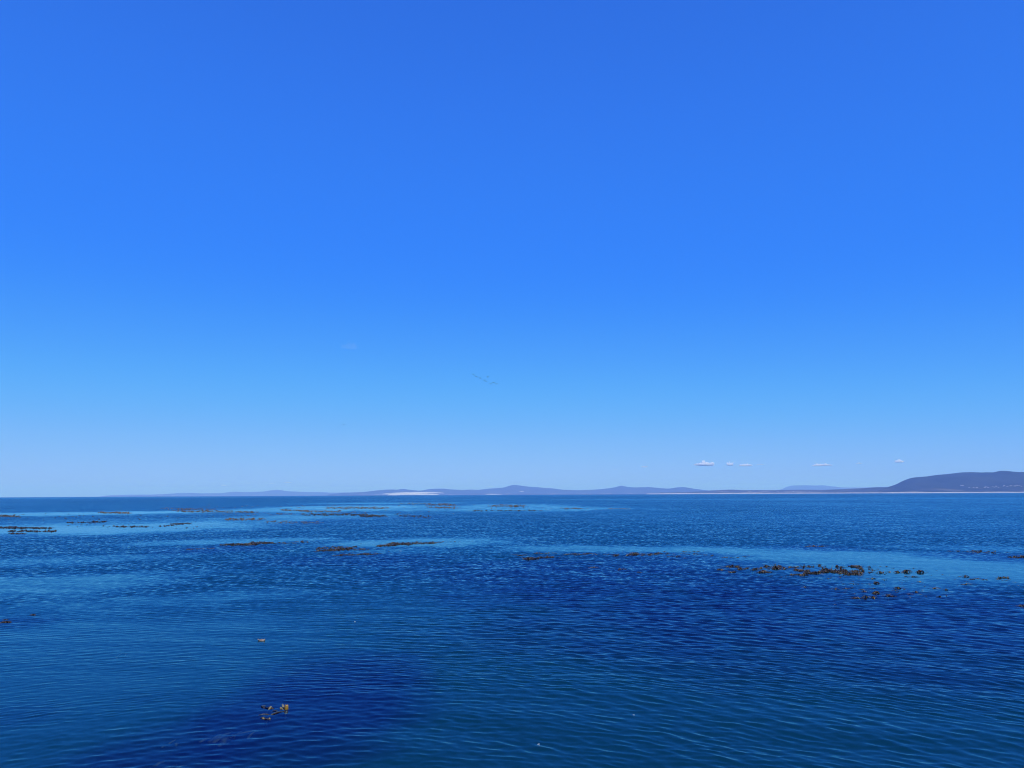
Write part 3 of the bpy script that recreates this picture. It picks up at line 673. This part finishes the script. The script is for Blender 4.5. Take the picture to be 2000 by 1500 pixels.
PL = [
    (1720, 1119.5, 13, 'hump', 'bushy black kelp plant right of the largest raft, first after the gap'),
    (1737, 1118, 11, 'tips', 'kelp plant with raised tips, second right of the gap beside the largest raft'),
    (1752, 1118.5, 13, 'hump', 'dark kelp hump with glints, third right of the gap beside the largest raft'),
    (1771, 1117.5, 19, 'hump', 'broad mushroom-shaped kelp hump near the right end of the largest raft'),
    (1768, 1126, 9, 'tips', 'small upright kelp tips just below the mushroom-shaped hump'),
    (1783, 1127, 15, 'flat', 'flat kelp straps below right of the mushroom-shaped hump'),
    (1795, 1118.5, 17, 'hump', 'slanting kelp hump at the very right end of the largest raft'),
    (1784, 1110, 8, 'tips', 'tiny kelp tips behind the mushroom-shaped hump'),
    (1702, 1131, 13, 'flat', 'kelp strap with a white glint below the gap in the largest raft'),
    (1711, 1140, 14, 'hump', 'small kelp hump in the calm gap below the largest raft'),
    (1728, 1133, 8, 'tips', 'tiny kelp tips right of the glinting strap in the calm gap'),
    (1668, 1141, 9, 'tips', 'pointed kelp tip at the left of the calm gap'),
    (1676, 1141.5, 5, 'tips', 'tiny kelp speck beside the pointed tip in the calm gap'),
    (1664, 1147.5, 6, 'tips', 'white glinting kelp float left in the calm gap'),
    (1698, 1141, 8, 'flat', 'short flat kelp scrap left of the small hump in the calm gap'),
    (1652, 1149.5, 9, 'flat', 'thin flat kelp scrap at the left rim of the calm gap'),
    (1632, 1151, 12, 'hump', 'brownish low kelp hump left of the calm gap in dark water'),
    (1705, 1149.5, 9, 'flat', 'thin kelp strip in the middle of the calm gap'),
    (1686, 1152.5, 14, 'flat', 'long thin kelp strip in the lower calm gap'),
    (1688, 1156.5, 9, 'hump', 'small round kelp hump above the near glossy row'),
    (1710, 1160, 19, 'hump', 'brown kelp plant with a white glint above the near glossy row'),
    (1669, 1160.5, 6, 'tips', 'small pale kelp float left of the brown plant'),
    (1677, 1168.5, 17, 'flat', 'left end of the near glossy kelp row, flat dark straps'),
    (1692, 1167.5, 17, 'hump', 'black kelp hump with white glints in the near glossy row'),
    (1706, 1168.5, 15, 'hump', 'right end of the near glossy kelp row with white glints'),
    (1736, 1165, 18, 'hump', 'ochre-brown kelp mound right of the near glossy row'),
    (1750, 1165.5, 9, 'tips', 'small kelp tips right beside the ochre-brown mound'),
    (1753, 1150, 15, 'hump', 'dark kelp plant at the right of the calm gap, upper of a pair'),
    (1748, 1154.5, 11, 'flat', 'flat kelp straps at the right of the calm gap, lower of a pair'),
    (1766, 1151, 7, 'tips', 'tiny glinting kelp scrap right of the dark pair'),
    (1789, 1157.5, 10, 'hump', 'small kelp hump with one white glint below right of the dark pair'),
    (1776, 1160.5, 9, 'flat', 'pale-edged flat kelp scrap left of the hump with one glint'),
    (1802, 1153, 6, 'tips', 'upright dark kelp tip above the hump with one glint'),
    (1809, 1165, 9, 'tips', 'small pale kelp tips in the near row right of the ochre mound'),
    (1835, 1166, 9, 'hump', 'last small kelp plant with a white glint in the near row'),
    (1825, 1149.5, 15, 'flat', 'grey-glinting kelp straps right of the calm gap'),
    (1847, 1152.5, 9, 'hump', 'small dark kelp lump right of the grey-glinting straps'),
    (1885, 1127, 13, 'hump', 'rounded lone kelp plant far right in the slick'),
    (1886, 1141.5, 15, 'flat', 'brownish half-sunken kelp below the rounded lone plant'),
    (1874, 1126.5, 5, 'tips', 'tiny kelp speck left of the rounded lone plant'),
    (1841, 1122.5, 5, 'tips', 'tiny dark kelp speck in the calm slick right of the largest raft'),
    (1798, 1137, 12, 'flat', 'thin kelp straps lying in the calm slick below the slanting hump'),
    (1806, 1146, 6, 'tips', 'tiny kelp tip in the calm slick right of the thin straps'),
    (1617, 1130.5, 9, 'flat', 'thin kelp scrap just below the largest raft'),
    (1630, 1181, 7, 'tips', 'upright kelp tip with a pale base alone in the dark bed'),
    (1428, 1155, 6, 'tips', 'lone pale kelp tip in the dark bed left of the upright one'),
    (1572, 1147, 10, 'flat', 'thin dark kelp scrap in the dark bed below the dense raft'),
]
for (px, py, w, kd, lab) in PL:
    kelp_plant(px, py, w * 1.5, kd, lab, hscale=1.2)

# the near plant: ochre frond standing up beside floats, a strap and two more floats
def near_plant():
    c = on_sea(540, 1392); o = empty('kelp_plant', c)
    r = random.Random(9)
    def rel(px, py, z=0.0): q = on_sea(px, py) - c; q[2] = z; return q
    k = math.hypot(*c[:2]) / FPX              # metres per photo pixel
    b = rel(559, 1386)
    fold = [blade_geo(.17, .062, .03, .0, .15, math.pi / 2 + a, r, z0=0, x0=0, n=8, thick=.008) for a in (-.1,)]
    # upright ochre frond: an oval leaf curling over at its top
    vs, fs = [], []
    n, mcol = 9, 7
    for side in (0, 1):
        for i in range(n + 1):
            t = i / n
            for j in range(mcol + 1):
                s = j / mcol * 2 - 1
                w = .042 * (math.sin(math.pi * (.1 + .84 * t)) ** .45)
                vs.append((b[0] + s * w, b[1] - .02 + .03 * t * t + .018 * s * s + (.006 if side else 0), -.03 + .125 * math.sin(min(1, t * 1.08) * math.pi * .52) + .008 * math.sin(7 * s + 4 * t)))
    q0 = (n + 1) * (mcol + 1)
    for side in (0, 1):
        for i in range(n):
            for j in range(mcol):
                a = side * q0 + i * (mcol + 1) + j; f = (a, a + 1, a + mcol + 2, a + mcol + 1)
                fs.append(f if side == 0 else f[::-1])
    for i in range(n):
        for j in (0, mcol):
            a = i * (mcol + 1) + j; fs.append((a, a + mcol + 1, a + mcol + 1 + q0, a + q0))
    for j in range(mcol):
        a = n * (mcol + 1) + j; fs.append((a, a + 1, a + 1 + q0, a + q0))
    me = bpy.data.meshes.new('frond'); me.from_pydata(vs, [], fs); smooth(me); me.materials.append(OCHRE)
    fo = link('frond', me, None, o); tag(fo, 'ochre-yellow frond standing out of the water')
    def float_at(px, py, px2, py2, rad):
        p, q = rel(px, py, .02), rel(px2, py2, -.02); d = q - p
        link('float', geo_mesh('float', [lathe_geo([p - d * .08, p, p + d * .3, p + d * .6, q, q + d * .5 + np.array((0, 0, -.1))], [rad * .3, rad, rad * .95, rad * .6, rad * .35, rad * .3], 10)], FLOAT), None, o)
    float_at(552, 1378.5, 556, 1386, .022)
    float_at(548, 1384.5, 556, 1387, .024)
    float_at(529, 1383, 522, 1388, .026)
    float_at(512.5, 1404.5, 519, 1405, .026)
    float_at(527.5, 1405, 522, 1406, .024)
    def strap(p, q, w, z):                     # dark strap-like blades lying between the floats
        a, b_ = rel(*p, z), rel(*q, z); d = b_ - a; L_ = math.hypot(d[0], d[1])
        v, f = blade_geo(L_, w, .035, 0, .6, math.atan2(d[1], d[0]), r, z0=-.01)
        me_ = geo_mesh('blade', [([(x + a[0], y + a[1], zz) for x, y, zz in v], f)], BLADE); link('blade', me_, None, o)
    strap((526, 1397), (560, 1389), .05, .0)
    strap((512, 1378), (520, 1384), .04, .0)
    strap((519, 1382), (534, 1386), .035, .0)
    strap((514, 1405.5), (532, 1406), .03, .0)
    strap((552, 1384), (566, 1385), .03, .0)
    strap((545, 1386), (560, 1383), .03, .0)
    strap((530, 1389), (548, 1391), .025, .0)
    strap((508, 1402), (520, 1405), .03, .0)
    strap((500, 1398), (530, 1396), .025, -.01)
    tag(o, 'nearest kelp plant, with an upright ochre frond and glinting floats', 'kelp', 'separate kelp plants at the surface')
near_plant()

# fronds hanging just under the surface of the near water
def sunken(px0, py0, px1, py1, n, wid, label, depth=.12):
    a, b = on_sea(px0, py0), on_sea(px1, py1); c = (a + b) / 2; d = b - a; L_ = math.hypot(d[0], d[1]); ang = math.atan2(d[1], d[0])
    o = empty('sunken_kelp', (c[0], c[1], -depth)); r = random.Random(int(px0))
    for k in range(n):
        l2 = L_ * r.uniform(.45, 1.0)
        v, f = blade_geo(l2, wid * r.uniform(.6, 1.2), r.uniform(0, .05), r.uniform(-.06, .02), r.uniform(-.7, .7), ang + r.gauss(0, .25), r, z0=-r.uniform(0, .12), x0=-l2 / 2 + r.uniform(-.2, .2) * L_)
        off = r.gauss(0, .12)
        v = [(x - off * math.sin(ang), y + off * math.cos(ang), z) for x, y, z in v]
        link('blade', geo_mesh('blade', [(v, f)], SUNK), None, o)
    tag(o, label, 'kelp', 'kelp under the near surface')
SUNK = kelp_mat('sunken_kelp_blade', (.10, .06, .02), (.34, .20, .07), .5)
sunken(408, 1440, 448, 1418, 9, .07, 'brown kelp fronds showing through the near dark water')
sunken(440, 1424, 500, 1398, 4, .03, 'thin trailing fronds leading up to the nearest kelp plant', .16)
sunken(308, 1484, 334, 1474, 5, .06, 'dim brown frond under the water near the bottom edge')
sunken(340, 1478, 372, 1466, 4, .05, 'dim frond pair under the water right of the bottom one', .18)
sunken(336, 1440, 350, 1432, 3, .03, 'small pale frond tip under the water left of the brown fronds', .08)
sunken(236, 1276, 244, 1268, 3, .03, 'faint lone frond under the calm water at left', .08)

# lone floating scrap in the open water
def scrap():
    c = on_sea(511, 1251.5); o = empty('driftwood', c); k = math.hypot(*c[:2]) / FPX
    r = random.Random(2); W = 5.5 * k
    v = ICO_V[:, :].copy(); n = fbm(v[:, 0] * 2 + 5, v[:, 1] * 2 + v[:, 2], 31, 3)
    v = v * (1 + .25 * n[:, None]) * np.array((W, W * .6, W * .42)); v[:, 2] += .01
    me = mesh_np('lump', v, ICO_F); smooth(me); link('lump', me, plain_mat('bleached_brown', (.10, .07, .05), (.28, .21, .16), 14, .5), o)
    for sx in (-1, 1):
        link('end', geo_mesh('end', [lathe_geo([(sx * W * .55, -W * .2, .0), (sx * W * .9, -W * .3, .045), (sx * W * 1.1, -W * .32, .05), (sx * W * 1.2, -W * .3, .03)], [.012, .017, .015, .006])], plain_mat('bleached_pale', (.24, .22, .19), (.36, .34, .3), 14, .4)), None, o)
    tag(o, 'small brown floating scrap with pale ends alone in open water', 'flotsam')
scrap()

# white flecks of foam
FOAM = plain_mat('foam', (.5, .55, .58), (.68, .72, .74), 20, .5)
bv, bf = ico(2)
for (px, py, w, lab) in ((1238, 1398, 4.5, 'white foam fleck in the near water below centre'), (1052, 1456, 6, 'white foam fleck near the bottom edge at centre'), (693, 1215, 4, 'tiny white fleck in the near water left of centre'), (783, 1076.5, 4, 'white fleck just below the central raft strand')):
    c = on_sea(px, py); k = math.hypot(*c[:2]) / FPX; vs, fs = [], []
    for q in range(9):
        p = rng.normal(0, 1, 2) * np.array((.3, .45)) * w * k; s = w * k * rng.uniform(.05, .11)
        b = len(vs); vs += [tuple(x) for x in (bv * np.array((s, s, s * .6)) + np.array((p[0], p[1], .02)))]; fs += [tuple(i + b for i in f) for f in bf]
    me = mesh_np('foam_fleck', np.array(vs), np.array(fs)); smooth(me)
    o = link('foam_fleck', me, FOAM); o.location = c
    tag(o, lab, 'foam', 'white flecks on the water')

# ------------------------------------------------------------------ birds
BIRD = plain_mat('dark_feathers', (.015, .015, .018), (.05, .045, .04), 4, .6)
def bird_meshes():
    body = geo_mesh('body', [lathe_geo([(0, -.55, .0), (0, -.42, .0), (0, -.25, .0), (0, 0, .0), (0, .2, .02), (0, .33, .05), (0, .46, .07), (0, .53, .075), (0, .6, .07), (0, .68, .06)], [.03, .06, .085, .10, .085, .045, .035, .05, .03, .006], 8)], BIRD)
    ws = {}
    for s in (-1, 1):
        for nm, lift in (('up', .32), ('down', -.18), ('flat', .06)):
            vs, fs = [], []
            for i in range(7):
                t = i / 6; ch = .20 * (1 - .75 * t ** 1.6); x = s * (.05 + .72 * t); z = .04 + lift * math.sin(t * 1.9) * .8; y = .12 - .12 * t + .1 * math.sin(math.pi * t)
                vs += [(x, y, z), (x, y - ch * .4, z + .022 * (1 - t) + .004), (x, y - ch, z), (x, y - ch * .4, z - .012)]
            for i in range(6):
                for k in range(4):
                    a = i * 4 + k; b = i * 4 + (k + 1) % 4; fs.append((a, b, b + 4, a + 4))
            fs += [(3, 2, 1, 0), (24, 25, 26, 27)]
            ws[(s, nm)] = geo_mesh('wing', [(vs, fs)], BIRD)
    return body, ws
bbody, bwings = bird_meshes()
BIRDS = [(924.5, 731.5, 'up', 'dark bird at the head of the flying line, upper left'), (930, 735.3, 'flat', 'second dark bird in the flying line from upper left'), (938, 738.5, 'flat', 'third dark bird in the flying line from upper left'),
         (946, 742.6, 'up', 'fourth dark bird in the flying line, near its middle'), (949.5, 744.5, 'flat', 'fifth dark bird in the flying line, just past its middle'), (952.8, 735.8, 'down', 'dark bird flying alone above the line of birds'),
         (958.5, 749.8, 'down', 'third last dark bird of the flying line at lower right'), (964, 747.2, 'flat', 'second last dark bird of the flying line at lower right'), (969.5, 749.8, 'down', 'last dark bird of the flying line at lower right'),
         (671.5, 829, 'flat', 'lone dark bird low over the sea at left')]
for (px, py, pose, lab) in BIRDS:
    o = empty('bird', at_dist(px, py, 430 + rng.uniform(-12, 12))); o.rotation_euler = (0, rng.uniform(-.25, .25), math.radians(-75 + rng.uniform(-18, 18)) if pose != 'up' else math.radians(-40))
    o.scale = (1.22,) * 3
    link('body', bbody, None, o); link('wing', bwings[(-1, pose)], None, o); link('wing', bwings[(1, pose)], None, o)
    tag(o, lab, 'bird', 'birds flying over the bay')

# ------------------------------------------------------------------ haze over the bay
def haze():
    s, zb, zt = R_SEA + 900, -130.0, 430.0
    v = [(x, y, z) for z in (zb, zt) for (x, y) in ((-s, -s), (s, -s), (s, s), (-s, s))]
    f = [(3, 2, 1, 0), (4, 5, 6, 7), (0, 1, 5, 4), (1, 2, 6, 5), (2, 3, 7, 6), (3, 0, 4, 7)]
    me = bpy.data.meshes.new('haze'); me.from_pydata(v, [], f); me.update()
    mt, nt, out = new_mat('sea_haze')
    p = N(nt, 'ShaderNodeVolumePrincipled'); p.inputs['Color'].default_value = (.30, .47, 1.0, 1); p.inputs['Absorption Color'].default_value = (.65, 1, 1, 1)
    p.inputs['Density'].default_value = 7.0e-5; p.inputs['Anisotropy'].default_value = 0.0
    nt.links.new(p.outputs[0], out.inputs['Volume'])
    tag(link('haze', me, mt), 'thin blue sea haze over the bay', kind='stuff')
haze()
